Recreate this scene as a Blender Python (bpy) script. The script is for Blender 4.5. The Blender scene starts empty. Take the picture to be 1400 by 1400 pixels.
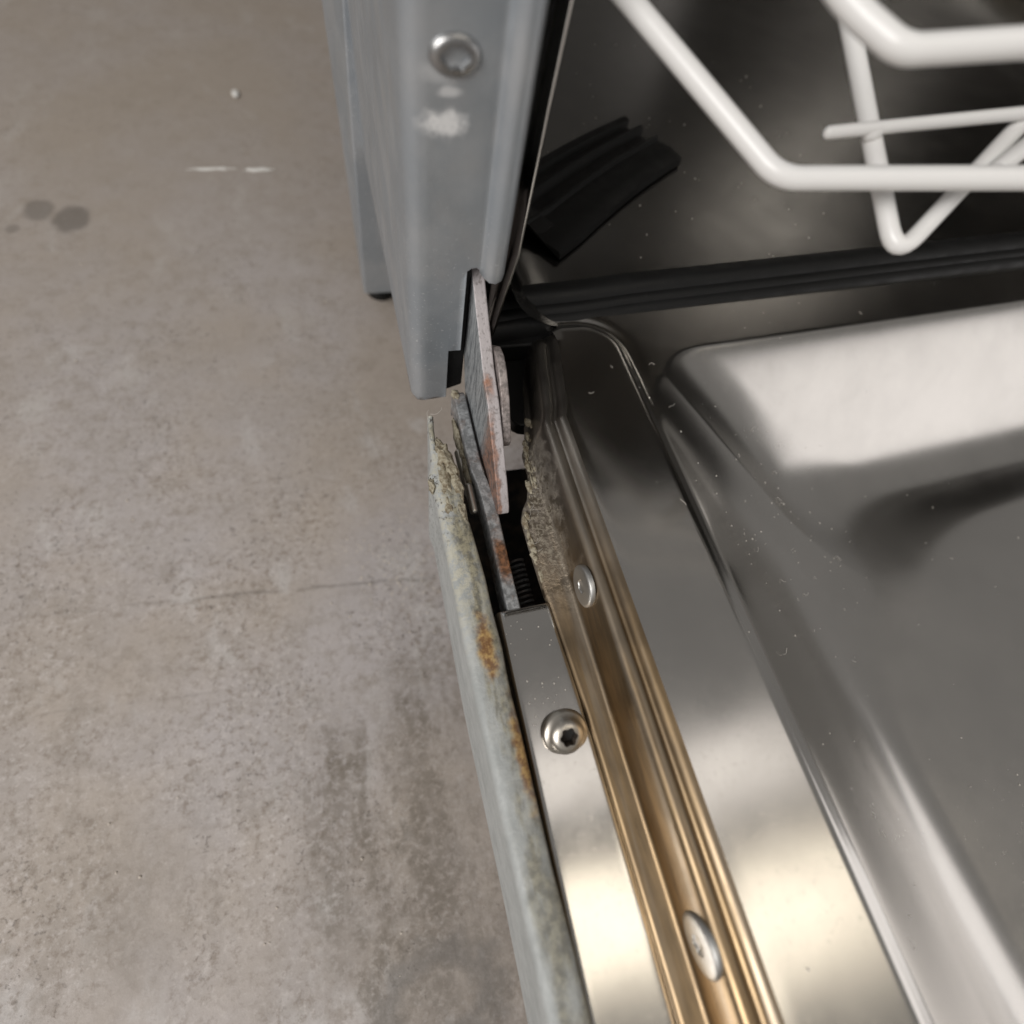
import bpy, bmesh, math, random
from mathutils import Vector, Matrix
random.seed(7)
S = 0.001                                    # the scene is laid out in millimetres
sc = bpy.context.scene
C = sc.collection

# ------------------------------------------------------------------ camera
right = Vector((0.96109, -0.23231, 0.14949))
fwd = Vector((0.23161, 0.38271, -0.89436))
down = fwd.cross(right)
cam_d = bpy.data.cameras.new('camera')
cam = bpy.data.objects.new('camera', cam_d); C.objects.link(cam)
m = Matrix((right, -down, -fwd)).transposed().to_4x4()
m.translation = Vector((0, 0, 120*S))
cam.matrix_world = m
cam_d.sensor_width = 36; cam_d.lens = 18
cam_d.clip_start = 0.002; cam_d.clip_end = 60
cam_d.dof.use_dof = True
cam_d.dof.focus_distance = 0.150
cam_d.dof.aperture_fstop = 7.0
sc.camera = cam

# ------------------------------------------------------------------ world, lamps, exposure
w = bpy.data.worlds.new('World'); sc.world = w; w.use_nodes = True
bg = w.node_tree.nodes['Background']
bg.inputs[0].default_value = (0.98, 0.95, 0.92, 1); bg.inputs[1].default_value = 0.225
def area(name, loc, target, sx, sy, radiance, col, along=None):
    l = bpy.data.lights.new(name, 'AREA'); l.shape = 'RECTANGLE'; l.size = sx; l.size_y = sy
    l.energy = radiance*math.pi*sx*sy; l.color = col
    o = bpy.data.objects.new(name, l); C.objects.link(o)
    o.location = loc
    o.rotation_euler = (Vector(target)-Vector(loc)).to_track_quat('-Z', 'Y').to_euler()
    if along is not None:                     # lamp lies with its long side along this direction
        z = (Vector(loc)-Vector(target)).normalized(); x = Vector(along); x = (x-z*x.dot(z)).normalized()
        o.rotation_euler = Matrix((x, z.cross(x), z)).transposed().to_euler()
    return o
area('ceiling_lamp_far', (0.72, -0.10, 1.6), (0.72, -0.10, 0), 1.15, 0.19, 1.35, (1.0, 0.94, 0.89))
area('ceiling_lamp_near', (0.72, -0.49, 1.6), (0.72, -0.49, 0), 1.15, 0.27, 2.3, (1.0, 0.90, 0.74))
area('window_lamp', (1.282, -0.565, 0.31), (0.2, 0.06, -0.02), 0.80, 0.50, 1.2, (1.0, 0.96, 0.95), (-0.2139, -0.2572, 0.1828))
area('side_fill_lamp', (-1.0, -0.66, 1.1), (-0.1, 0.0, -0.1), 0.9, 0.9, 9.3, (1.0, 0.975, 0.945))  # fill lamp added at the left to brighten the floor
sc.view_settings.view_transform = 'Standard'; sc.view_settings.look = 'None'
sc.view_settings.exposure = 0; sc.view_settings.gamma = 1
sc.cycles.use_denoising = True
sc.cycles.max_bounces = 10; sc.cycles.glossy_bounces = 8
sc.cycles.sample_clamp_indirect = 6

# ------------------------------------------------------------------ material helpers
class NT:
    def __init__(s, name):
        s.m = bpy.data.materials.new(name); s.m.use_nodes = True
        s.t = s.m.node_tree; s.b = s.t.nodes['Principled BSDF']
        s.geo = s.t.nodes.new('ShaderNodeNewGeometry')
        v = s.t.nodes.new('ShaderNodeVectorMath'); v.operation = 'SCALE'
        v.inputs['Scale'].default_value = 1000.0
        s.t.links.new(s.geo.outputs['Position'], v.inputs[0]); s.p = v.outputs[0]   # position in mm
        sp = s.t.nodes.new('ShaderNodeSeparateXYZ'); s.t.links.new(s.p, sp.inputs[0])
        s.x, s.y, s.z = sp.outputs
    def link(s, a, i):
        if isinstance(a, (int, float, tuple)): i.default_value = a
        else: s.t.links.new(a, i)
    def math(s, op, a, b=0.0, clamp=False):
        n = s.t.nodes.new('ShaderNodeMath'); n.operation = op; n.use_clamp = clamp
        s.link(a, n.inputs[0]); s.link(b, n.inputs[1]); return n.outputs[0]
    def scaled(s, sx, sy, sz):
        n = s.t.nodes.new('ShaderNodeVectorMath'); n.operation = 'MULTIPLY'
        s.t.links.new(s.p, n.inputs[0]); n.inputs[1].default_value = (sx, sy, sz); return n.outputs[0]
    def noise(s, scale, detail=4, rough=0.55, vec=None, dist=0.0):
        n = s.t.nodes.new('ShaderNodeTexNoise'); n.inputs['Scale'].default_value = scale
        n.inputs['Detail'].default_value = detail; n.inputs['Roughness'].default_value = rough
        n.inputs['Distortion'].default_value = dist
        s.t.links.new(vec if vec is not None else s.p, n.inputs['Vector']); return n.outputs[0]
    def voro(s, scale, vec=None):
        n = s.t.nodes.new('ShaderNodeTexVoronoi'); n.inputs['Scale'].default_value = scale
        s.t.links.new(vec if vec is not None else s.p, n.inputs['Vector']); return n.outputs[0]
    def ramp(s, f, lo, hi, a=0.0, b=1.0):
        n = s.t.nodes.new('ShaderNodeMapRange'); n.interpolation_type = 'SMOOTHSTEP'
        s.link(f, n.inputs[0]); n.inputs[1].default_value = lo; n.inputs[2].default_value = hi
        n.inputs[3].default_value = a; n.inputs[4].default_value = b; return n.outputs[0]
    def mix(s, f, a, b):
        n = s.t.nodes.new('ShaderNodeMix'); n.data_type = 'RGBA'
        s.link(f, n.inputs[0]); s.link(a if not isinstance(a, tuple) else a+(1,), n.inputs[6])
        s.link(b if not isinstance(b, tuple) else b+(1,), n.inputs[7]); return n.outputs[2]
    def blob(s, x0, y0, rx, ry, soft=0.35, rag=0.5, nscale=0.12, axes='xy'):
        a = {'x': s.x, 'y': s.y, 'z': s.z}
        dx = s.math('DIVIDE', s.math('SUBTRACT', a[axes[0]], x0), rx)
        dy = s.math('DIVIDE', s.math('SUBTRACT', a[axes[1]], y0), ry)
        d = s.math('SQRT', s.math('ADD', s.math('MULTIPLY', dx, dx), s.math('MULTIPLY', dy, dy)))
        d = s.math('ADD', d, s.math('MULTIPLY', s.math('SUBTRACT', s.noise(nscale, 4), 0.5), 2*rag))
        return s.ramp(d, 1-soft, 1+soft, 1.0, 0.0)
    def bump(s, h, dist, strength=1.0):
        n = s.t.nodes.new('ShaderNodeBump'); n.inputs['Strength'].default_value = strength
        n.inputs['Distance'].default_value = dist*S
        s.link(h, n.inputs['Height']); s.t.links.new(n.outputs[0], s.b.inputs['Normal'])
    def set(s, col=None, rough=None, metal=None, **k):
        if col is not None: s.link(col+(1,) if isinstance(col, tuple) else col, s.b.inputs['Base Color'])
        if rough is not None: s.link(rough, s.b.inputs['Roughness'])
        if metal is not None: s.link(metal, s.b.inputs['Metallic'])
        for n, v in k.items(): s.b.inputs[n].default_value = v
        return s.m

def m_steel(name, col, r0, r1, dirt=0.0, bumpd=0.02, smudge=0.5):
    n = NT(name)
    a = n.noise(0.035, 5, 0.6); b = n.noise(0.9, 3)
    rough = n.math('ADD', n.ramp(a, 0.3, 0.75, r0, r1), n.math('MULTIPLY', n.ramp(b, 0.55, 0.8), 0.05))
    if name == 'brushed_stainless': rough = n.math('ADD', rough, n.ramp(n.x, 90, 115, 0, 0.05))
    c = n.mix(n.ramp(n.noise(0.05, 4), 0.4, 0.75, 0, smudge), col, tuple(v*0.82 for v in col))
    metal = 1.0
    if dirt:
        d = n.math('MULTIPLY', n.ramp(n.noise(0.33, 6, 0.7), 0.52, 0.66), dirt)
        c = n.mix(d, c, (0.16, 0.13, 0.09)); rough = n.math('ADD', rough, n.math('MULTIPLY', d, 0.4))
        metal = n.math('SUBTRACT', 1.0, n.math('MULTIPLY', d, 0.8))
    n.bump(n.noise(0.02, 2), bumpd*8, 0.5)
    return n.set(c, rough, metal)
STEEL = m_steel('brushed_stainless', (0.57, 0.55, 0.52), 0.15, 0.20, bumpd=0.006, smudge=0.25)
TUBST = m_steel('tub_stainless', (0.30, 0.292, 0.28), 0.15, 0.24)
COVER = m_steel('hinge_cover_steel', (0.58, 0.56, 0.53), 0.13, 0.2)
SCREW = m_steel('screw_steel', (0.60, 0.56, 0.50), 0.27, 0.4)
PALE = m_steel('zinc_screw_steel', (0.58, 0.575, 0.56), 0.42, 0.55)
DULL = m_steel('dull_screw_steel', (0.40, 0.40, 0.40), 0.32, 0.42)

def m_amber():
    n = NT('amber_toned_steel')  # amber tone, turning greyer towards the back
    a = n.noise(0.08, 4); st = n.noise(0.3, 6, 0.65, n.scaled(1, 0.12, 1))
    c = n.mix(n.ramp(st, 0.35, 0.7), (0.33, 0.235, 0.135), (0.20, 0.148, 0.095))
    pale = n.ramp(n.noise(0.22, 3, 0.5, n.scaled(1, 0.02, 1)), 0.5, 0.66, 0, 0.55)
    c = n.mix(pale, c, (0.35, 0.305, 0.25))
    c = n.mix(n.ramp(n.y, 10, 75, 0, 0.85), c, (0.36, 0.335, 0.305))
    c = n.mix(n.ramp(n.y, 66, 98, 0, 0.8), c, (0.13, 0.122, 0.112))  # dark reflection painted into the colour of the rear end
    grime = n.math('MULTIPLY', n.ramp(n.y, 18, 55), n.ramp(n.noise(0.25, 6, 0.7), 0.36, 0.58))
    low = n.ramp(n.math('ADD', n.x, n.math('MULTIPLY', n.math('SUBTRACT', n.noise(0.2, 4), 0.5), 6)), 48.6, 45.5)
    grime = n.math('MULTIPLY', grime, low)
    gc = n.mix(n.ramp(n.noise(0.8, 4, 0.7), 0.45, 0.62), (0.075, 0.058, 0.04), (0.27, 0.24, 0.19))
    c = n.mix(grime, c, gc)
    r = n.math('ADD', n.ramp(a, 0.3, 0.7, 0.34, 0.46), n.math('MULTIPLY', grime, 0.45))
    n.bump(n.math('MULTIPLY', n.noise(1.1, 5, 0.7), grime), 0.5, 0.8)
    return n.set(c, r, n.math('SUBTRACT', 1.0, n.math('MULTIPLY', grime, 0.95)))
AMBER = m_amber()

def m_galv():
    n = NT('galvanised_grey_steel')
    c = n.mix(n.ramp(n.noise(0.06, 4), 0.35, 0.7), (0.35, 0.382, 0.415), (0.43, 0.452, 0.475))
    # tiny scuffs low on the post and white paint smears below the screw
    scuff = n.math('MULTIPLY', n.ramp(n.noise(0.9, 4, 0.6, n.scaled(0.9, 1, 1.7)), 0.63, 0.68), n.ramp(n.z, 58, 22))
    front = n.ramp(n.y, 115, 112)
    c = n.mix(n.math('MULTIPLY', scuff, 0.7), c, (0.66, 0.68, 0.70))
    p1 = n.math('MULTIPLY', n.blob(21.7, 60.8, 3.9, 2.3, 0.55, 0.9, 0.45, 'xz'), n.ramp(n.noise(1.6, 4, 0.7), 0.3, 0.5, 0.55, 1.0)); p2 = n.blob(22.6, 66.2, 2.0, 0.9, 0.4, 0.6, 0.4, 'xz')
    p3 = n.blob(22.0, 69.2, 4.2, 1.6, 0.6, 0.9, 0.3, 'xz')
    p = n.math('MULTIPLY', n.math('MAXIMUM', n.math('MULTIPLY', p1, 0.95), n.math('MAXIMUM', n.math('MULTIPLY', p2, 0.6), n.math('MULTIPLY', p3, 0.35))), front)
    c = n.mix(p, c, (0.74, 0.74, 0.74))
    dirt = n.math('MULTIPLY', n.math('MULTIPLY', n.ramp(n.math('ADD', n.z, n.math('MULTIPLY', n.noise(0.5, 4), 5)), -21.6, -23.4), 0.85), n.ramp(n.y, 130, 118))
    c = n.mix(dirt, c, (0.075, 0.045, 0.025))
    met = n.math('MULTIPLY', n.math('SUBTRACT', 1.0, n.math('MAXIMUM', p, dirt)), 0.55)
    n.bump(n.math('ADD', n.noise(0.9, 3), n.math('MULTIPLY', scuff, 1.5)), 0.12, 0.35)
    return n.set(c, n.math('ADD', n.ramp(n.noise(0.1, 3), 0.3, 0.7, 0.34, 0.46), n.math('MULTIPLY', dirt, 0.3)), met)
GALV = m_galv()

def m_zinc(name, rust, lo, hi, tint=(0.46, 0.47, 0.48)):
    n = NT(name)
    f = n.noise(0.55, 6, 0.7); g = n.noise(0.16, 4, 0.6)
    c = n.mix(n.ramp(f, 0.42, 0.62), tuple(v*0.5 for v in tint), tint)
    r = n.math('MULTIPLY', n.ramp(g, lo, hi), rust)
    rc = n.mix(n.ramp(n.noise(0.7, 4), 0.4, 0.65), (0.085, 0.04, 0.02), (0.25, 0.115, 0.055))
    if name == 'worn_zinc': r = n.math('MAXIMUM', n.math('MULTIPLY', r, 0.6), n.blob(30, 45, 2.6, 7, 0.5, 0.8, 0.3))
    c = n.mix(r, c, rc)
    n.bump(n.math('ADD', f, n.math('MULTIPLY', r, 0.8)), 0.5, 0.6)
    return n.set(c, n.ramp(f, 0.3, 0.7, 0.62, 0.42), n.math('MULTIPLY', n.math('SUBTRACT', 1.0, r), 0.5))
LINK = m_zinc('worn_zinc', 0.55, 0.5, 0.62)
SPRING = m_zinc('black_spring_steel', 0.2, 0.5, 0.7, (0.12, 0.12, 0.12))
PLATE = m_zinc('dull_zinc_plate', 0.15, 0.5, 0.7, (0.42, 0.37, 0.355))

def m_arm():
    n = NT('pale_rusted_hinge_steel')
    f = n.noise(0.9, 5, 0.65, n.scaled(1, 0.7, 0.7))
    c = n.mix(n.ramp(f, 0.33, 0.5), (0.25, 0.225, 0.22), (0.45, 0.415, 0.42))
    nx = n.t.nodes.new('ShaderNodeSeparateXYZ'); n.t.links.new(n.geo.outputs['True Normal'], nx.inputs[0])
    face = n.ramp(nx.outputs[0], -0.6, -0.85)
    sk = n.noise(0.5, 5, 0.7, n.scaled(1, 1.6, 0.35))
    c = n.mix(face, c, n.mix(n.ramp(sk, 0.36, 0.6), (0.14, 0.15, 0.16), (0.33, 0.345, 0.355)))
    patch = n.math('MULTIPLY', n.blob(31.9, 86, 1.5, 4.2, 0.5, 0.7, 0.4), n.ramp(n.z, 3, 7.5))
    side = n.math('MULTIPLY', n.ramp(n.math('ADD', n.x, n.math('MULTIPLY', n.math('SUBTRACT', n.noise(0.3, 4), 0.5), 3.0)), 32.8, 31.9),
                  n.ramp(n.y, 84, 76))
    r = n.math('MAXIMUM', patch, n.math('MULTIPLY', side, 0.75))
    rc = n.mix(n.ramp(n.noise(0.6, 4), 0.4, 0.6), (0.14, 0.07, 0.045), (0.34, 0.15, 0.08))
    c = n.mix(r, c, rc)
    n.bump(f, 0.35, 0.6)
    return n.set(c, n.ramp(f, 0.3, 0.7, 0.65, 0.45), 0.15)
ARM = m_arm()

def m_panel():
    n = NT('corroded_grey_enamel')
    f = n.noise(0.45, 6, 0.72); g = n.noise(0.11, 5, 0.65); st = n.noise(0.35, 5, 0.65, n.scaled(1, 0.25, 1))
    base = n.mix(n.ramp(g, 0.35, 0.65), (0.36, 0.375, 0.37), (0.45, 0.465, 0.46))
    wx = n.math('ADD', n.x, n.math('MULTIPLY', n.math('SUBTRACT', st, 0.5), 7))
    top = n.math('MULTIPLY', n.ramp(wx, 15.0, 18.8), n.ramp(n.z, -17, -12))
    pale = n.math('MULTIPLY', n.ramp(n.y, 10, 45), n.ramp(f, 0.42, 0.56))
    c = n.mix(n.math('MULTIPLY', n.math('MULTIPLY', pale, n.ramp(n.z, -15, -11)), 0.75), base, (0.56, 0.53, 0.42))
    ol = n.mix(n.ramp(f, 0.4, 0.62), (0.10, 0.085, 0.05), (0.30, 0.27, 0.18))
    c = n.mix(n.math('MULTIPLY', top, n.math('MULTIPLY', n.ramp(st, 0.33, 0.6, 0.25, 0.85), n.ramp(n.y, -60, 30, 0.75, 1.0))), c, ol)
    # rust patches along the seam
    ru = n.math('MAXIMUM', n.blob(18.6, 20, 2.0, 7, 0.5, 0.9, 0.3), n.blob(21.5, -6, 1.5, 10, 0.5, 0.9, 0.3))
    ru = n.math('MULTIPLY', n.math('MULTIPLY', ru, n.ramp(n.z, -15, -12)), 0.85)
    c = n.mix(ru, c, n.mix(n.ramp(f, 0.42, 0.6), (0.20, 0.085, 0.02), (0.50, 0.31, 0.10)))
    blk = n.math('MULTIPLY', n.ramp(n.noise(0.6, 5, 0.7), 0.56, 0.62), n.ramp(n.y, 35, 70))
    c = n.mix(n.math('MULTIPLY', blk, 0.85), c, (0.06, 0.05, 0.04))
    n.bump(n.math('ADD', f, n.math('MULTIPLY', st, 0.6)), 0.6, 0.55)
    return n.set(c, n.ramp(f, 0.3, 0.7, 0.7, 0.42), 0.1)
PANEL = m_panel()

def m_grime():
    n = NT('dried_grime')
    f = n.noise(0.7, 6, 0.75)
    c = n.mix(n.ramp(f, 0.36, 0.62), (0.17, 0.13, 0.08), (0.46, 0.42, 0.32))
    n.bump(f, 0.8, 0.9)
    return n.set(c, 0.85, 0.0)
GRIME = m_grime()
def m_lint():
    n = NT('grey_lint'); return n.set((0.55, 0.52, 0.48), 0.9, 0.0)
LINT = m_lint()
def m_rubber():
    n = NT('black_rubber'); f = n.noise(0.6, 4)
    n.bump(n.noise(0.15, 3), 0.3, 0.3)
    return n.set(n.mix(n.ramp(f, 0.6, 0.75, 0, 0.5), (0.007, 0.007, 0.007), (0.022, 0.021, 0.02)), n.ramp(n.noise(0.1, 3), 0.3, 0.7, 0.42, 0.6), 0.0, **{'Specular IOR Level': 0.3})
RUBBER = m_rubber()
def m_dark():
    n = NT('bitumen_pad_and_socket_shade'); return n.set(n.mix(n.ramp(n.noise(0.2, 5), 0.4, 0.65), (0.012, 0.011, 0.010), (0.05, 0.036, 0.026)), 0.8, 0.0)
DARK = m_dark()
def m_white():
    n = NT('white_nylon_coating'); n.bump(n.noise(0.35, 3), 0.12, 0.35)
    return n.set((0.80, 0.79, 0.775), 0.27, 0.0)
WHITE = m_white()
def m_chip():
    n = NT('white_paint_flake'); return n.set((0.78, 0.76, 0.72), 0.6, 0.0)
CHIP = m_chip()

GRIT = NT('sand_grit').set((0.58, 0.52, 0.45), 0.9, 0.0)
def m_floor():
    n = NT('worn_concrete')
    big = n.noise(0.009, 5, 0.6); mid = n.noise(0.035, 5, 0.65); fine = n.noise(0.34, 7, 0.75); sm = n.noise(0.06, 5, 0.65, n.scaled(1, 0.28, 1))
    c = n.mix(n.ramp(big, 0.36, 0.62), (0.42, 0.365, 0.32), (0.45, 0.413, 0.405))
    c = n.mix(n.math('MULTIPLY', n.ramp(n.noise(0.11, 6, 0.72), 0.46, 0.68), n.ramp(n.noise(0.013, 4), 0.38, 0.6, 0.15, 0.55)), c, (0.25, 0.212, 0.175))
    c = n.mix(n.ramp(mid, 0.40, 0.68, 0, 0.4), c, (0.33, 0.29, 0.255))
    c = n.mix(n.ramp(n.noise(0.05, 5, 0.6, n.scaled(1, 0.6, 1)), 0.55, 0.72, 0, 0.6), c, (0.54, 0.515, 0.50))
    zone = n.math('MULTIPLY', n.ramp(n.noise(0.022, 4), 0.34, 0.6, 0.25, 1.0), n.ramp(n.y, 260, 110, 0.35, 1.0))
    c = n.mix(n.math('MULTIPLY', n.ramp(n.noise(0.42, 6, 0.75), 0.50, 0.66), n.math('MULTIPLY', zone, 0.6)), c, (0.60, 0.555, 0.53))
    c = n.mix(n.math('MULTIPLY', n.ramp(fine, 0.49, 0.64, 0, 0.62), zone), c, (0.20, 0.155, 0.12))
    pit = n.math('MULTIPLY', n.ramp(n.noise(0.45, 4, 0.6), 0.60, 0.68), n.ramp(n.noise(0.02, 3), 0.4, 0.6))
    c = n.mix(n.math('MULTIPLY', pit, 0.55), c, (0.12, 0.10, 0.085))
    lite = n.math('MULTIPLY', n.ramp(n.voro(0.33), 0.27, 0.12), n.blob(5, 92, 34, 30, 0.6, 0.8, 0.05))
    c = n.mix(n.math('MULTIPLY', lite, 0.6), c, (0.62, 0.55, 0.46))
    c = n.mix(n.math('MULTIPLY', n.blob(-110, 520, 300, 260, 0.8, 0.5, 0.01), 0.6), c, (0.34, 0.285, 0.23))
    # brown vertical smears; one broad blob paints the door's soft shade on the floor
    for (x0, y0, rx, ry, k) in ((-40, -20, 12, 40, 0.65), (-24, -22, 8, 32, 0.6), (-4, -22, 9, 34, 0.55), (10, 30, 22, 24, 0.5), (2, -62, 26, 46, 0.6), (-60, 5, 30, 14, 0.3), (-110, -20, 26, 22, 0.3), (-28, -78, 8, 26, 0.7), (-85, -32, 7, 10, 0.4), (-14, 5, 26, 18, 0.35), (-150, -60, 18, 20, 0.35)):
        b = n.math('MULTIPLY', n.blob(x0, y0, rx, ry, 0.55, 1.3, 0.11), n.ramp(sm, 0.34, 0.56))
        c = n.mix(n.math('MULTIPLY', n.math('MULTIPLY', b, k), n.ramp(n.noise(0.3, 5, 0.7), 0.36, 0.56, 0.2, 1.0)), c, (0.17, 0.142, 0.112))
    # two oil drips and a ring stain
    for (x0, y0, rx, ry, k) in ((-181, 359, 8, 10, 0.55), (-163, 350, 10, 12, 0.65), (-193, 342, 4, 4, 0.4)):
        c = n.mix(n.math('MULTIPLY', n.blob(x0, y0, rx, ry, 0.25, 0.35, 0.12), k), c, (0.13, 0.115, 0.10))
    ring = n.math('SUBTRACT', n.blob(-9, -82, 25, 17, 0.25, 0.5, 0.1), n.math('MULTIPLY', n.blob(-9, -82, 14, 9, 0.3, 0.4, 0.1), 0.75), True)
    c = n.mix(n.math('MULTIPLY', ring, 0.55), c, (0.15, 0.14, 0.13))
    # two drawn scratches across the slab
    for (x0, y0, x1, y1, wd, k) in ((-175, 95.6, 30, 77.5, 0.6, 0.5), (-170, 52, -70, 45, 0.4, 0.25)):
        sl = (y1-y0)/(x1-x0)
        ln = n.math('SUBTRACT', n.math('SUBTRACT', n.y, y0), n.math('MULTIPLY', n.math('SUBTRACT', n.x, x0), sl))
        ln = n.math('ABSOLUTE', n.math('ADD', ln, n.math('MULTIPLY', n.math('SUBTRACT', n.noise(0.03, 5, 0.7), 0.5), 7)))
        mk = n.math('MULTIPLY', n.ramp(ln, wd*2.6, 0), n.ramp(n.noise(0.05, 5, 0.7), 0.36, 0.62))
        mk = n.math('MULTIPLY', mk, n.math('MULTIPLY', n.ramp(n.x, x0, x0+25), n.ramp(n.x, x1, x1-25)))
        c = n.mix(n.math('MULTIPLY', mk, k), c, (0.10, 0.085, 0.07))
    n.bump(n.math('ADD', fine, n.math('MULTIPLY', pit, -0.8)), 0.5, 0.5)
    return n.set(c, n.ramp(mid, 0.3, 0.7, 0.5, 0.7), 0.0)
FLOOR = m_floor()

# ------------------------------------------------------------------ mesh helpers (all in mm)
def link(name, bm, mat, parent=None, bevel=0.0, seg=2, sharp=35, recalc=True):
    if recalc: bmesh.ops.recalc_face_normals(bm, faces=bm.faces[:])
    bmesh.ops.scale(bm, vec=(S, S, S), verts=bm.verts[:])
    me = bpy.data.meshes.new(name); bm.to_mesh(me); bm.free()
    for mm in (mat if isinstance(mat, (list, tuple)) else [mat]): me.materials.append(mm)
    for p in me.polygons: p.use_smooth = True
    me.set_sharp_from_angle(angle=math.radians(sharp))
    o = bpy.data.objects.new(name, me); C.objects.link(o)
    if bevel:
        b = o.modifiers.new('bevel', 'BEVEL'); b.width = bevel*S; b.segments = seg
        b.limit_method = 'ANGLE'; b.angle_limit = math.radians(35); b.harden_normals = True
    if parent is not None:
        o.parent = parent; o.matrix_parent_inverse = parent.matrix_world.inverted()
    return o
def prism(bm, poly, axis, lo, hi):
    put = {'x': lambda a, b, c: (c, a, b), 'y': lambda a, b, c: (a, c, b), 'z': lambda a, b, c: (a, b, c)}[axis]
    A = [bm.verts.new(put(a, b, lo)) for a, b in poly]; B = [bm.verts.new(put(a, b, hi)) for a, b in poly]
    k = len(poly)
    bm.faces.new(A); bm.faces.new(B[::-1])
    for i in range(k): bm.faces.new((A[i], A[(i+1) % k], B[(i+1) % k], B[i]))
    return bm
def loft(bm, secs, closed=False, cap=False, drop=None, mats=None):
    V = [[bm.verts.new(p) for p in s] for s in secs]
    k = len(V[0])
    for j in range(len(V)-1):
        for i in range(k if closed else k-1):
            if drop and drop(i, j): continue
            f = bm.faces.new((V[j][i], V[j][(i+1) % k], V[j+1][(i+1) % k], V[j+1][i]))
            if mats: f.material_index = mats(i, j)
    if cap: bm.faces.new(V[0][::-1]); bm.faces.new(V[-1])
    return V
def round_path(pts, rad, n=8):
    P = [Vector(p) for p in pts]; out = [P[0]]
    for i in range(1, len(P)-1):
        a = (P[i-1]-P[i]); b = (P[i+1]-P[i]); r = rad if not isinstance(rad, (list, tuple)) else rad[i-1]
        ang = a.angle(b); t = min(r/math.tan(ang/2), a.length*0.48, b.length*0.48)
        s, e = P[i]+a.normalized()*t, P[i]+b.normalized()*t
        for k in range(n+1):
            u = k/n; out.append(s*(1-u)**2 + P[i]*2*u*(1-u) + e*u*u)
    out.append(P[-1]); return out
def tube(bm, path, r, n=16, rounded=True):
    P = [Vector(p) for p in path]; T = []
    for i in range(len(P)):
        T.append((P[min(i+1, len(P)-1)]-P[max(i-1, 0)]).normalized())
    nrm = T[0].orthogonal().normalized(); secs = []
    def ring(c, t, rr):
        b = t.cross(nrm)
        return [c+nrm*rr*math.cos(2*math.pi*k/n)+b*rr*math.sin(2*math.pi*k/n) for k in range(n)]
    if rounded:
        for a in (1.0, 0.9, 0.6, 0.3): secs.append(ring(P[0]-T[0]*r*a*0.98, T[0], max(r*math.sqrt(max(1-a*a, 0)), r*0.04)))
    for i, c in enumerate(P):
        nrm = (nrm-T[i]*nrm.dot(T[i])).normalized(); secs.append(ring(c, T[i], r))
    if rounded:
        for a in (0.3, 0.6, 0.9, 1.0): secs.append(ring(P[-1]+T[-1]*r*a*0.98, T[-1], max(r*math.sqrt(max(1-a*a, 0)), r*0.04)))
    loft(bm, secs, True, True); return bm
def lathe(bm, prof, loc, nrm, n=40, shape=None, shade_from=None):
    q = Vector((0, 0, 1)).rotation_difference(Vector(nrm)); secs = []
    for k, (r, h) in enumerate(prof):
        s = []
        for i in range(n):
            a = 2*math.pi*i/n; rr = r*(shape(k, a) if shape else 1)
            s.append(Vector(loc)+q @ Vector((rr*math.cos(a), rr*math.sin(a), h)))
        secs.append(s)
    loft(bm, secs, True, True, mats=(lambda i, j: 1 if j >= shade_from else 0) if shade_from is not None else None)
    if shade_from is not None:
        bm.faces.ensure_lookup_table(); bm.faces[-1].material_index = 1
    return bm
def interp(t, tab):
    if t <= tab[0][0]: return tab[0][1]
    for (a, va), (b, vb) in zip(tab, tab[1:]):
        if t <= b: return va+(vb-va)*(t-a)/(b-a)
    return tab[-1][1]
def sstep(a, b, t):
    u = min(max((t-a)/(b-a), 0), 1); return u*u*(3-2*u)
def DT(y): return 0.05*(10-y)                # the open door rises a little towards its free edge
def tag(o, label=None, cat=None, group=None, kind=None):
    if label: o['label'] = label
    if cat: o['category'] = cat
    if group: o['group'] = group
    if kind: o['kind'] = kind
    return o
def empty(name, loc):
    o = bpy.data.objects.new(name, None); C.objects.link(o)
    o.location = Vector(loc)*S; o.empty_display_size = 0.02; bpy.context.view_layer.update(); return o

# ------------------------------------------------------------------ setting
FZ = -130
bm = bmesh.new()
loft(bm, [[(-3000, -3000, FZ), (3000, -3000, FZ)], [(-3000, 3000, FZ), (3000, 3000, FZ)]])
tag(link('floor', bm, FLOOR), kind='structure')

# ------------------------------------------------------------------ dishwasher
dw = tag(empty('dishwasher', (300, 300, FZ)), 'open stainless steel dishwasher with a corroded door hinge on the concrete floor', 'dishwasher')

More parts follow.
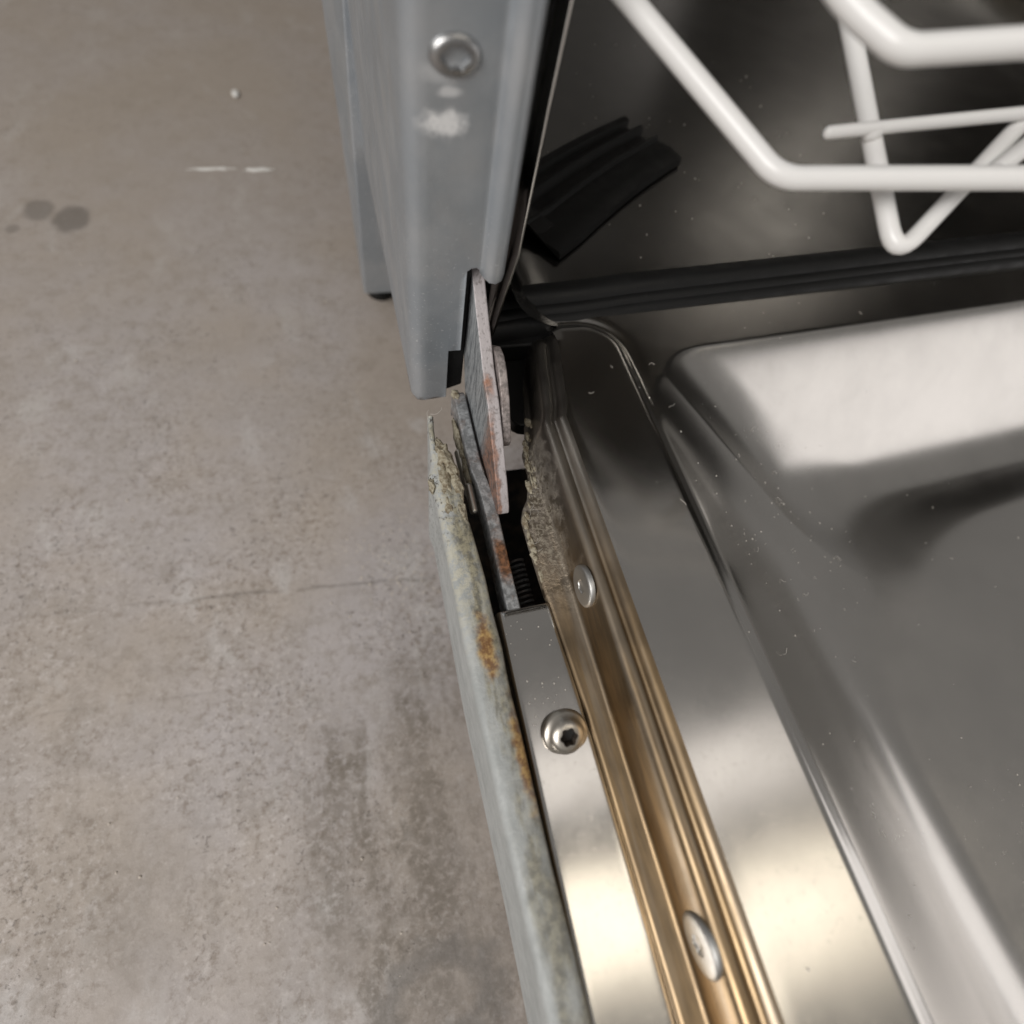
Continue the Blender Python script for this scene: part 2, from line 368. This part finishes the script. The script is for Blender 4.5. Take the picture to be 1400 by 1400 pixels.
# front post and the side of the cabinet: one folded sheet
prof = [(15.0, 520), (15.0, 300), (15.0, 180), (15.0, 125), (15.0, 113.2), (15.25, 111.6), (16.0, 110.5), (17.2, 110.05), (19, 110), (22, 110), (24.9, 110), (25.1, 110), (27, 110), (28.7, 110), (28.9, 110),
        (30, 110), (31.3, 110), (32.6, 110), (33.4, 109.5), (34.0, 108.2), (34.9, 107.0), (35.8, 106.7), (36.7, 107.1), (37.4, 108.4), (37.8, 110.6), (37.9, 116)]
zs = [-26, -22, -14, -6, -4.2, -2.6, 4, 12, 20, 23.5, 26.2, 27.5, 32, 40, 50, 58, 64, 70, 76, 84, 100, 140, 200, 300]
secs = []
for z in zs:
    s = []
    for (x, y) in prof:
        zz = z
        if z == -26 and y < 112: zz = z + 0.10*max(0, (x-15)) + (1.0 if x < 15.5 else 0)
        if z == -26 and y > 125: zz = z-(y-125)*0.03
        if abs(z-26.2) < .01 and y < 112 and 28.8 < x < 33.5: zz = 27.2-((x-30.8)/2.4)**2*1.6
        if abs(z-26.2) < .01 and x >= 33.5: zz = 24.6+abs(x-35.5)**2*0.25
        if abs(z-23.5) < .01 and x >= 28.8: zz = 23.0
        s.append((x, y, zz))
    secs.append(s)
bm = bmesh.new()
def notch(i, j):
    x = (prof[i][0]+prof[i+1][0])/2; z = (zs[j]+zs[j+1])/2
    if i < 8: return False
    return (x > 28.8 and z < 26.1) or (x > 25.0 and z < -3.4)
loft(bm, secs, drop=notch)
loose = [v for v in bm.verts if not v.link_faces]; bmesh.ops.delete(bm, geom=loose, context='VERTS')
post = link('front_post', bm, GALV, dw, sharp=60)
sd = post.modifiers.new('sheet', 'SOLIDIFY'); sd.thickness = 1.3*S; sd.offset = -1
bv = post.modifiers.new('bevel', 'BEVEL'); bv.width = 0.3*S; bv.segments = 2; bv.limit_method = 'ANGLE'; bv.angle_limit = 1.0
post['label'] = 'grey galvanised front post with scuffs and white paint smears'
def torx(k, a): return 1+0.10*math.cos(6*a)
bm = bmesh.new()
lathe(bm, [(6.2, -0.3), (5.9, 0.25), (5.0, 0.45), (4.4, 0.6), (4.3, 1.4), (3.8, 2.1), (3.0, 2.4), (2.4, 2.4), (2.2, 2.1), (2.0, 0.8), (0.1, 0.7)], (23.4, 110.0, 71.8), (0, -1, 0), shape=lambda k, a: (torx(k, a) if k >= 7 else 1)/math.sqrt((math.cos(a)/1.12)**2+(math.sin(a)/0.78)**2))
link('screw', bm, DULL, post, sharp=50)

# bracket standing out beside the cabinet, further back
bm = bmesh.new()
bot = [(5.8, 255, -113), (24, 255, -113), (24, 268, -113), (5.4, 268, -113)]
mid = [(10.2, 255, -8), (24, 255, -8), (24, 290, -8), (5.2, 290, -8)]
top = [(14.0, 255, 60), (24, 255, 60), (24, 300, 60), (5.0, 300, 60)]
tp2 = [(16.0, 255, 260), (24, 255, 260), (24, 300, 260), (5.0, 300, 260)]
loft(bm, [bot, mid, top, tp2], True, True)
link('side_bracket', bm, GALV, dw, bevel=1.0, seg=3)
# foot under the bracket that carries the cabinet
bm = bmesh.new(); lathe(bm, [(9, 0), (9, 4), (6, 6), (4, 7), (4, 17.5)], (17, 276, FZ), (0, 0, 1), 24)
link('foot', bm, RUBBER, dw)

# tub
TZ = lambda y: -9 - 8*sstep(170, 420, y)
def tub_sec(y):
    z0 = TZ(y); s = [(45.2, y, 540), (45.2, y, 200), (45.2, y, 100), (45.2, y, 60), (45.2, y, 30), (45.2, y, z0+26)]
    for k in range(1, 9):
        a = k/9*math.pi/2; s.append((45.2+26*(1-math.cos(a)), y, z0+26*(1-math.sin(a))))
    for x in (71, 80, 95, 120, 160, 220, 300, 380, 460, 540): s.append((x, y, z0))
    for k in range(1, 9):
        a = k/9*math.pi/2; s.append((549+26*math.sin(a), y, z0+26*(1-math.cos(a))))
    s += [(575, y, z0+26), (575, y, 200), (575, y, 540)]
    return s
bm = bmesh.new()
V = loft(bm, [tub_sec(y) for y in (121, 130, 140, 150, 165, 180, 200, 230, 260, 300, 340, 380, 420, 470, 520, 560)])
bm.faces.new(V[-1])
prism(bm, [(45.4, 350), (574.8, 350), (574.8, 560), (45.4, 560)], 'z', 541, 544)  # unseen partial roof, added to darken the rim's reflection
tb = link('tub', bm, TUBST, dw, sharp=40)
# tub side flange next to the post
bm = bmesh.new(); secs = []
for z, dx, wd in ((-6, -4.2, 1.2), (-1.5, -3.4, 1.8), (6, -2.6, 2.4), (14, -1.6, 3.2), (20, -0.7, 5), (24.4, -0.2, 8), (32, 0, 8.5), (60, 0.5, 8.5), (80, 1.2, 8.5), (140, 2, 8.5), (260, 2, 8.5), (420, 2, 8.5)):
    xe = 45.4+dx
    secs.append([(xe-wd, 123.5, z), (xe-wd*0.92, 123.0, z), (xe-wd*0.3, 122.6, z), (xe-1.5, 121.0, z), (xe-1.2, 117.4, z), (xe-0.6, 116.4, z), (xe+0.2, 116.6, z), (xe+0.5, 117.6, z), (xe+0.3, 119.5, z), (xe-0.2, 123.5, z)])
loft(bm, secs)
link('tub_flange', bm, STEEL, dw, sharp=60)

# corrugated rubber strip on the tub floor
bm = bmesh.new(); A = Vector((70, 176, 0)); B = Vector((141, 227, 0)); d = (B-A).normalized(); nn = Vector((-d.y, d.x, 0)); L = (B-A).length
rp = [(-21, 0.2), (-20.6, 2.6), (-19.6, 3.4), (-12, 3.0), (-4.5, 3.2), (-3.6, 4.8), (-2.6, 5.0), (-1.8, 3.0), (-0.8, 2.0), (4.0, 2.0), (5.0, 3.8), (6.2, 5.4), (7.4, 5.2), (8.2, 2.6), (10, 1.8), (12.5, 2.0), (14.0, 4.6), (17.5, 4.8), (18.6, 3.6), (19, 0.2)]
secs = []
for k in range(15):
    t = k/14
    s = []
    for q, h in rp:
        jag = 0.0
        if k == 14: jag = {0: -2, 1: -2, 2: -1, 3: 1.5, 8: -2.5, 9: -2, 14: -1.5, 15: -3, 13: -3}.get(rp.index((q, h)), 0) + q*0.04
        p = A+d*(L*t+jag-(0 if k else 9))+nn*(q*(1.02-0.1*t)+2.6*math.sin(t*2.6)-0.5)
        z0 = TZ(p.y); dx = 71.2-p.x
        if dx > 0: z0 += 26-math.sqrt(max(26*26-min(dx, 25)**2, 0))
        s.append((p.x, p.y, z0+h*0.85+0.4))
    secs.append(s)
loft(bm, secs, True, True)
link('rubber_strip', bm, RUBBER, dw, sharp=40)

# door gasket along the tub sill
SK = lambda x: 0.065*(x-60)
bm = bmesh.new(); secs = []
gp = [(121.0, -14), (121.6, -8.6), (123.4, -7.4), (124.8, -7.3), (125.4, -6.4), (126.8, -5.9), (128.2, -6.0), (129.2, -4.6), (131.0, -3.6), (133.6, -3.3), (136.0, -3.9), (137.5, -12)]
for x in (39, 43, 46, 50, 56, 62, 70, 80, 95, 115, 140, 170, 210, 260, 320, 400, 480, 574):
    e = 1.0; wv = 0.5*math.sin(x*0.13)*sstep(95, 60, x)
    secs.append([(x, y+SK(x)*1.0+wv, -8+(z+8)*(0.1+0.9*e)+sstep(90, 300, x)*1.0+1.2*sstep(60, 100, x)) for y, z in gp])
loft(bm, secs, True, True)
link('door_gasket', bm, RUBBER, dw, sharp=50)
# sill behind gasket
bm = bmesh.new(); prism(bm, [(118, -26), (150, -26), (150, -13), (118, -13)], 'x', 40, 575)
link('tub_sill', bm, RUBBER, dw, bevel=1)

# black post block and guard seen down in the hinge pocket
bm = bmesh.new(); prism(bm, [(23.5, -25.5), (30.9, -22.5), (30.9, 34), (20, 34), (20, -3.0), (23.5, -4)], 'y', 111.5, 150)
link('post_shade_block', bm, RUBBER, dw, bevel=0.5)  # black block added for the shaded inside of the post
bm = bmesh.new()
gpoly = [(41.5, 118), (42.2, 104), (42.6, 98), (43.4, 94.5), (44.8, 92), (46.6, 90.6), (49, 90), (53, 90.4), (58, 96), (60, 118)]
prism(bm, gpoly, 'z', -26, -20)
link('plastic_guard', bm, RUBBER, dw, bevel=0.7)

# hinge arm (fixed to the cabinet), its backing plate, the link to the door and the spring
bm = bmesh.new()
prism(bm, [(125, 34), (116, 25.5), (106, 17.8), (97.4, 11.9), (92, 8.0), (84.3, 4.4), (73.5, -3.3), (64, -10.8), (59.4, -15), (58.4, -17.2), (60.5, -18.6), (73, -21), (90, -26), (105, -24), (113, -8), (125, -6)], 'x', 31.0, 34.6)
link('hinge_arm', bm, ARM, dw, bevel=0.5, seg=2)
bm = bmesh.new()
prism(bm, [(103, 5), (98, 9.8), (94, 10.6), (90, 9.2), (84, 4.8), (78, -2.0), (75.6, -5.4), (76, -8), (80, -9.5), (92, -10), (103, -6)], 'x', 35.0, 37.6)
link('hinge_plate', bm, PLATE, dw, bevel=0.5)
bm = bmesh.new()
secs = []
for y, x, z in ((106, 28.2, -22), (105.2, 28.2, -18.6), (103.4, 28.2, -17.3), (98, 28.2, -17), (90, 28.0, -17), (80, 28.0, -17), (73.5, 28.1, -16.8), (70.5, 28.9, -17.4), (66, 29.4, -17.8), (58, 29.6, -17.6), (50, 29.4, -17.4), (42, 29.2, -17.2), (34, 29.0, -16.6), (30.6, 29, -16.4), (27, 29, -17.0)):
    h = 1.95
    secs.append([(x-h, y, z), (x+h, y, z), (x+h, y, z-11), (x-h, y, z-11)])
loft(bm, secs, True, True)
link('hinge_link', bm, LINK, dw, bevel=0.6, seg=2)
bm = bmesh.new(); N = 240
tube(bm, [(35.6+2.4*math.cos(k*0.42), 47-k*0.11, -29+2.4*math.sin(k*0.42)) for k in range(N)], 0.42, 8)
link('hinge_spring', bm, SPRING, dw)
bm = bmesh.new(); tube(bm, [(25.2, 70, -24), (24.6, 84, -22)], 1.5, 12); tube(bm, [(24.9, 62.5, -20.5), (24.9, 70.5, -20)], 1.3, 12)
link('hinge_pin', bm, SCREW, dw)

# door: outer panel, folded sheet with a ragged end
bm = bmesh.new(); secs = []
ys = [93.4, 92.6, 91, 88, 85, 82, 80.5, 79, 77, 75, 72.5, 70, 67, 64, 61, 58, 55, 50, 44, 38, 32, 26, 20, 14, 8, 2, -6, -16, -28, -42, -60, -85, -130, -200, -320]
for y in ys:
    wd = interp(y, [(-400, 8.8), (-20, 8.4), (20, 9.2), (45, 8.8), (58, 8.0), (66, 7.0), (72, 6.2), (77, 5.0), (80, 3.0), (82, 1.9), (94, 1.6)])
    jag = 0.55*math.sin(y*1.7)+0.35*math.sin(y*3.1) if 50 < y < 82 else 0.12*math.sin(y*.7)
    wd += jag
    x0 = interp(y, [(-320, 14.6), (-50, 14.6), (10, 13.2), (60, 13.4), (72, 13.6), (80, 14.6), (93, 16.0)])
    if 66 < y < 76: x0 -= 1.0*math.sin((y-66)/10*math.pi)
    zt = -10.5 + DT(y)*0.5 + (0.4*math.sin(y*1.3) if y > 50 else 0) - (1.0 if y > 92.8 else 0)
    r = min(2.2, wd*0.45)
    s = [(x0+0.3, y, -56)]
    for k in range(7):
        a = k/6*math.pi/2; s.append((x0+r*(1-math.cos(a)), y, zt-r*(1-math.sin(a))))
    s += [(x0+wd*0.5, y, zt+0.15), (x0+wd*0.75, y, zt+0.05), (x0+wd-0.5, y, zt-0.15), (x0+wd, y, zt-0.8), (x0+wd, y, zt-4), (x0+wd-0.6, y, zt-6), (x0+1.4, y, -20), (x0+1.6, y, -55)]
    secs.append(s)
loft(bm, secs, True, True)
panel = link('door_panel', bm, PANEL, dw, sharp=50)
panel['label'] = 'corroded grey door panel edge with rust and flaking enamel'
# inside of the door below the hinge
bm = bmesh.new(); prism(bm, [(15.2, -320), (60, -320), (60, 91), (28, 92), (22, 84), (15.2, 80)], 'z', -56, -52)
link('insulation_pad', bm, DARK, dw)
# lumpy grime on the ragged end
def lump(bm, loc, rx, ry, rz, amp, seed, sub=3):
    rr = random.Random(seed); ph = [rr.uniform(0, 6.3) for _ in range(6)]
    t = bmesh.new(); bmesh.ops.create_icosphere(t, subdivisions=sub, radius=1)
    mp = {}
    for v in t.verts:
        c = v.co; k = 1+amp*(math.sin(5*c.x+ph[0])*math.sin(6*c.y+ph[1])+0.6*math.sin(11*c.y+ph[2])*math.sin(10*c.z+ph[3])+0.4*math.sin(17*c.x+ph[4])*math.sin(19*c.y+ph[5]))
        mp[v] = bm.verts.new((loc[0]+c.x*rx*k, loc[1]+c.y*ry*k, loc[2]+c.z*rz*k))
    for f in t.faces: bm.faces.new([mp[v] for v in f.verts])
    t.free()
bm = bmesh.new()
for i, (x, y, z, rx, ry, rz) in enumerate(((18.2, 78, -13, 2.2, 5.0, 2.2), (19.6, 73, -13, 2.0, 5.0, 2.0), (20.4, 67.5, -12.6, 1.5, 5.0, 1.3), (17.2, 70, -12.6, 1.8, 5.5, 1.5), (16.6, 62, -12.6, 1.3, 5.5, 1.1), (20.2, 57, -12.6, 1.2, 6, 1.0), (17.6, 82.5, -14, 1.0, 2.6, 1.6), (13.2, 69, -13, 1.0, 2.2, 1.4))):
    lump(bm, (x, y, z), rx, ry, rz, 0.24, i)
tag(link('grime', bm, GRIME, panel, sharp=70), kind='stuff')
bm = bmesh.new()
lump(bm, (25.2, 88, -21.5), 1.1, 9, 2.6, 0.2, 31); lump(bm, (25.4, 76, -21.0), 0.9, 7, 1.8, 0.25, 32); lump(bm, (27.0, 103.5, -17.6), 1.3, 2.0, 1.0, 0.25, 33)
tag(link('grime', bm, GRIME, [o for o in dw.children if o.name.startswith('hinge_link')][0], sharp=70), kind='stuff')

# hinge cover strip with its flanged screw
bm = bmesh.new(); secs = []
for y in (29.6, 29.0, 27, 22, 14, 6, -2, -8, -16, -26, -40, -60, -100, -180, -320):
    xl = interp(y, [(-320, 22.6), (-60, 22.8), (-17, 23.3), (30, 24.0)]); xr = interp(y, [(-320, 42.6), (-60, 42.0), (0, 40.5), (30, 39.0)])
    z = -15.2+DT(y)*0.35-(0.4 if y > 29.3 else 0)
    s = [(xl, y, -30), (xl, y, z-1.4), (xl+0.25, y, z-0.55), (xl+0.9, y, z-0.12), (xl+1.8, y, z), (xl+3.2, y, z-0.05), ((xl+xr)/2, y, z-0.25), (xr-3, y, z-0.1), (xr-1.2, y, z), (xr-0.4, y, z-0.4), (xr, y, z-1.2), (xr, y, -30)]
    secs.append(s)
loft(bm, secs, True, True, mats=lambda i, j: 1 if i < 3 else 0)
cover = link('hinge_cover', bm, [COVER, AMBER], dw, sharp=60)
bm = bmesh.new()
lathe(bm, [(6.0, -0.4), (5.9, 0.25), (5.3, 0.8), (4.7, 1.05), (4.2, 1.8), (3.6, 2.5), (2.7, 2.85), (2.1, 2.9), (1.95, 2.6), (1.8, 0.4), (0.1, 0.3)], (33.8, -3.6, -14.6), (0.0, -0.36, 0.93), shape=lambda k, a: torx(k, a) if k >= 7 else 1, shade_from=8)
link('screw', bm, [SCREW, DARK], cover, sharp=45)  # socket faces coloured dark to stand for the shade inside

# door liner: pressed stainless sheet, side fold + raised rim + deep pan
def rrect(x, y, x0, y1, r):
    """signed distance (positive inside) to a region x > x0, y < y1 with a rounded corner"""
    a = x-x0; b = y1-y
    if a < r and b < r: return r-math.hypot(r-a, r-b)
    return min(a, b)
def wall_left(d):
    e = 2.4
    return -(max(0.0, math.hypot(max(d, 0), e)-e))
def pan_depth(d, k):
    # d: distance inside the pan's edge; gently rounded lip, slope, radius, flat floor
    D0 = 46.0
    if d <= 0: return 0.0
    sl = 0.86*k+1.0*(1-k)
    lip = 1.6
    h = sl*(math.sqrt(d*d+lip*lip)-lip)
    h += 0.0*k            # pressed crease along the flank
    # smooth minimum with the floor
    kk = 13.0
    u = min(max(0.5+0.5*(D0-h)/kk, 0), 1)
    h = D0*(1-u)+h*u-kk*u*(1-u)
    h -= 1.3*sstep(62, 78, d)*(1-k)                         # the floor is pressed up again past a gutter
    return h
edge = [(-400, 41.5), (-60, 41.0), (0, 40.4), (28, 38.9), (32, 38.4), (48, 38.0), (56, 38.0), (60, 39.6), (63, 41.8), (71, 44.2), (79, 44.2), (83, 46.0), (88, 47.5), (105, 50.5), (118, 53.0), (130, 55)]
LP = [(0, -17.2), (0, -16.0), (0.4, -15.3), (1.2, -15.0)]          # offsets from the ledge's free edge
XS = [58.8, 59.6, 60.5, 62]
x = 62.0
while x < 180: x += 0.9; XS.append(x)
while x < 300: x += 2.4; XS.append(x)
while x < 556: x += 8; XS.append(x)
YS = []
y = 139.0
while y > -100: YS.append(y); y -= 0.9
while y > -330: YS.append(y); y -= 7
def surf(x, y):
    ys = y-SK(x)                                      # back edge features run slightly askew
    z = 0.0
    # rear strip lies lower than the side rim; valley around the rim's rounded end
    padd = -max(0.0, 0)
    dx = 84.2-x; dy = 119.0-y
    r = 13.0
    if dx < r and dy < r: pd = r-math.hypot(r-dx, r-dy)
    else: pd = min(dx, dy)
    rear = -1.9 - 0.9*math.exp(-((pd+2.2)/2.6)**2)*sstep(86, 112, ys)
    z = rear+(0-rear)*sstep(-2.6, 2.6, pd)
    if y > 112 and x < 66: z -= 3.5*sstep(112, 121, y)*sstep(66, 58, x)
    a_ = x-86.5; b_ = 101.5-ys; k_ = 30+0.85*max(0, min(a_, b_)); h_ = max(k_-abs(a_-b_), 0)/k_; d = min(a_, b_)-h_*h_*k_/4+1.0
    leftness = sstep(-0.7, 0.7, ((y-10)/1.0-(x-86))/60.0) if False else 1.0
    dl = x-86.5; db = 101.5-ys
    k = sstep(24, -24, dl-db)                         # crease only on the left flank
    z0 = z if d < 3 else z
    z = z0 - pan_depth(d, k)
    # small raised bead just outside the pan
    z += 0.0
    return z
secs = []
for y in YS:
    e = interp(y, edge); s = []
    for ox, z in LP: s.append((e+ox, y, z+DT(y)))
    wb = max(46.6, e+2.5); wt = max(48.8, e+3.4)
    if y < 62: wb = max(46.6, 46.6-(y-62)*0.006)
    P = [(wb-1.2, -15.1), (wb-0.3, -14.6), (wb, -13.6), (wb+(wt-wb)*0.35, -9.5), (wb+(wt-wb)*0.75, -5.2), (wt, -3.4), (wt+0.4, -2.5), (wt+1.3, -2.0), (wt+2.8, -1.8), (wt+3.5, -2.5), (wt+4.1, -2.6), (wt+4.6, -1.6), (wt+5.2, -0.75), (wt+6.2, -0.25), (wt+7.2, -0.05)]
    fall = 3.5*sstep(112, 121, y)
    end = 5.5*sstep(116, 124, y)
    for px, pz in P: s.append((px, y, pz+DT(y)-(fall+end)*sstep(-16, -3, pz)))
    for x in XS:
        z = surf(x, y)
        s.append((max(x, wt+7.6+0.12*(x-58.8) if x < 62 else x), y, z+DT(y)))
    secs.append(s)
bm = bmesh.new()
nl = len(LP)+14
loft(bm, secs, mats=lambda i, j: 1 if i < nl else 0)
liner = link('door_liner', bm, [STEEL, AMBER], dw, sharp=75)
liner['label'] = 'stainless door liner with deep pan and amber coloured side fold'
for (x, y, z) in ((47.6, 30.5, -8.0), (48.2, -48.0, -8.0)):
    bm = bmesh.new()
    lathe(bm, [(5.8, -1.0), (5.8, 0.1), (5.6, 0.35), (4.8, 0.5), (3.0, 0.55), (1.9, 0.55), (1.7, 0.3), (0.1, 0.1)], (x-0.3, y, z+DT(y)), (-0.998, 0, 0.03), shape=lambda k, a: torx(k, a) if k >= 5 else 1)
    link('screw', bm, PALE, liner, sharp=45)
bm = bmesh.new()
for i in range(46):
    y = random.uniform(36, 92); e = interp(y, edge)
    lump(bm, (e+random.uniform(0.1, 2.2), y, -15+DT(y)+random.uniform(-0.5, 0.3)), random.uniform(0.3, 0.9), random.uniform(0.7, 2.6), random.uniform(0.2, 0.6), 0.3, 100+i, 2)
tag(link('grime', bm, GRIME, liner, sharp=70), kind='stuff')

# lint and dust: fibres on the hinge, specks on the liner
bm = bmesh.new()
def fibre(p, L, lift=0.5, r=0.06):
    a = random.uniform(0, 6.28); P = [Vector(p)]
    for k in range(6):
        a += random.uniform(-0.9, 0.9); P.append(P[-1]+Vector((math.cos(a), math.sin(a), random.uniform(-.15, .15)*lift))*L/6)
    tube(bm, P, r, 5, False)
for i in range(9):
    y = random.uniform(42, 84); e = interp(y, edge); fibre((e+random.uniform(0, 4), y, -14.4+DT(y)), random.uniform(2, 5), 0.3, 0.035)
fibre((15.5, 89, -9), 4); fibre((16.5, 91, -9), 5)
for i in range(130):
    u = random.random()
    if u < 0.6: x = random.gauss(140, 26); y = random.gauss(46, 22)
    else: x = random.uniform(60, 260); y = random.uniform(-60, 118)
    if x < 62 or x > 290 or y > 120: continue
    z = surf(x, y)+DT(y)+0.1
    if random.random() < 0.35: fibre((x, y, z+0.1), random.uniform(0.8, 3.0), 0.2, 0.055)
    else:
        q = random.uniform(0.10, 0.26); lump(bm, (x, y, z), q, q*random.uniform(0.7, 1.8), q*0.6, 0.2, i, 1)
for i in range(26):
    x = random.uniform(25, 38); y = random.uniform(0, 29); q = random.uniform(0.12, 0.3); lump(bm, (x, y, -15.2+DT(y)*.35), q, q, q*.6, .2, i, 1)
for i in range(60):
    x = random.uniform(80, 230); y = random.uniform(150, 330); q = random.uniform(0.15, 0.4); lump(bm, (x, y, TZ(y)+.1), q, q, q*.6, .2, i, 1)
tag(link('dust', bm, LINT, None, sharp=80), 'pale lint fibres and dust specks scattered over the steel liner', 'dust', kind='stuff')

# ------------------------------------------------------------------ dish rack of coated wire
rack = tag(empty('dish_rack', (110, 95, 60)), 'white coated wire dish rack hanging over the open door', 'dish rack')
def wire(pts, rad, r, mat=WHITE):
    bm = bmesh.new(); tube(bm, round_path(pts, rad), r, 20); return link('wire', bm, mat, rack, sharp=80)
wire([(38.0, 151, 86), (58.4, 118.7, 77.5), (80.5, 82.0, 67.4), (125.2, 71.2, 74.4), (330, 22, 105)], [60, 9, 90], 2.1)
wire([(105.5, 165, 100), (106.7, 119.3, 80.2), (108.9, 69.2, 59.0), (138.6, 88.4, 75.2), (190, 118, 102)], [60, 3.4, 60], 1.85)
wire([(126.0, 77.6, 70.6), (133.9, 80.9, 74.1), (170, 97, 91)], 30, 1.8)
wire([(97.4, 93.6, 69.2), (136.3, 87.6, 77.0), (260, 69, 102)], 60, 1.22)
wire([(62, 112, 101), (76.0, 83.6, 91.6), (81.9, 75.4, 90.1), (100.0, 72.6, 93.2), (220, 50, 112)], [40, 6, 60], 2.0)

for i, (p, q) in enumerate((((106.8, 92.3, 70.1), 2.1), ((126.6, 77.2, 71.0), 2.4))):
    bm = bmesh.new(); lump(bm, p, q, q*0.9, q*0.85, 0.06, 300+i); link('weld', bm, WHITE, rack, sharp=80)

# ------------------------------------------------------------------ scraps on the floor
bm = bmesh.new(); lump(bm, (-65, 489, FZ+1.2), 2.6, 5.0, 1.2, 0.12, 55)
tag(link('paint_flake', bm, CHIP), 'small oval white paint flake on the concrete floor', 'paint flake')
bm = bmesh.new(); lump(bm, (-52, 398, FZ+0.5), 8.5, 1.9, 0.6, 0.3, 56); 
tag(link('plaster_scrap', bm, CHIP), 'short white plaster sliver lying on the concrete floor', 'plaster scrap')
bm = bmesh.new(); lump(bm, (-82, 399.5, FZ+0.05), 12, 1.3, 0.4, 0.5, 57)
tag(link('plaster_scrap', bm, CHIP), 'thin faint white plaster streak beside the brighter sliver', 'plaster scrap')

bm = bmesh.new()
for i in range(150):
    if i < 100: x = random.gauss(4, 20); y = random.gauss(95, 22)
    else: x = random.uniform(-190, 20); y = random.uniform(-90, 420)
    q = random.uniform(0.2, 0.6); lump(bm, (x, y, FZ+q*0.2), q, q*random.uniform(0.6, 1.5), q*0.6, 0.25, i, 1)
tag(link('grit', bm, GRIT, None, sharp=80), 'pale crumbs of grit scattered on the concrete floor beside the door', 'grit', kind='stuff')
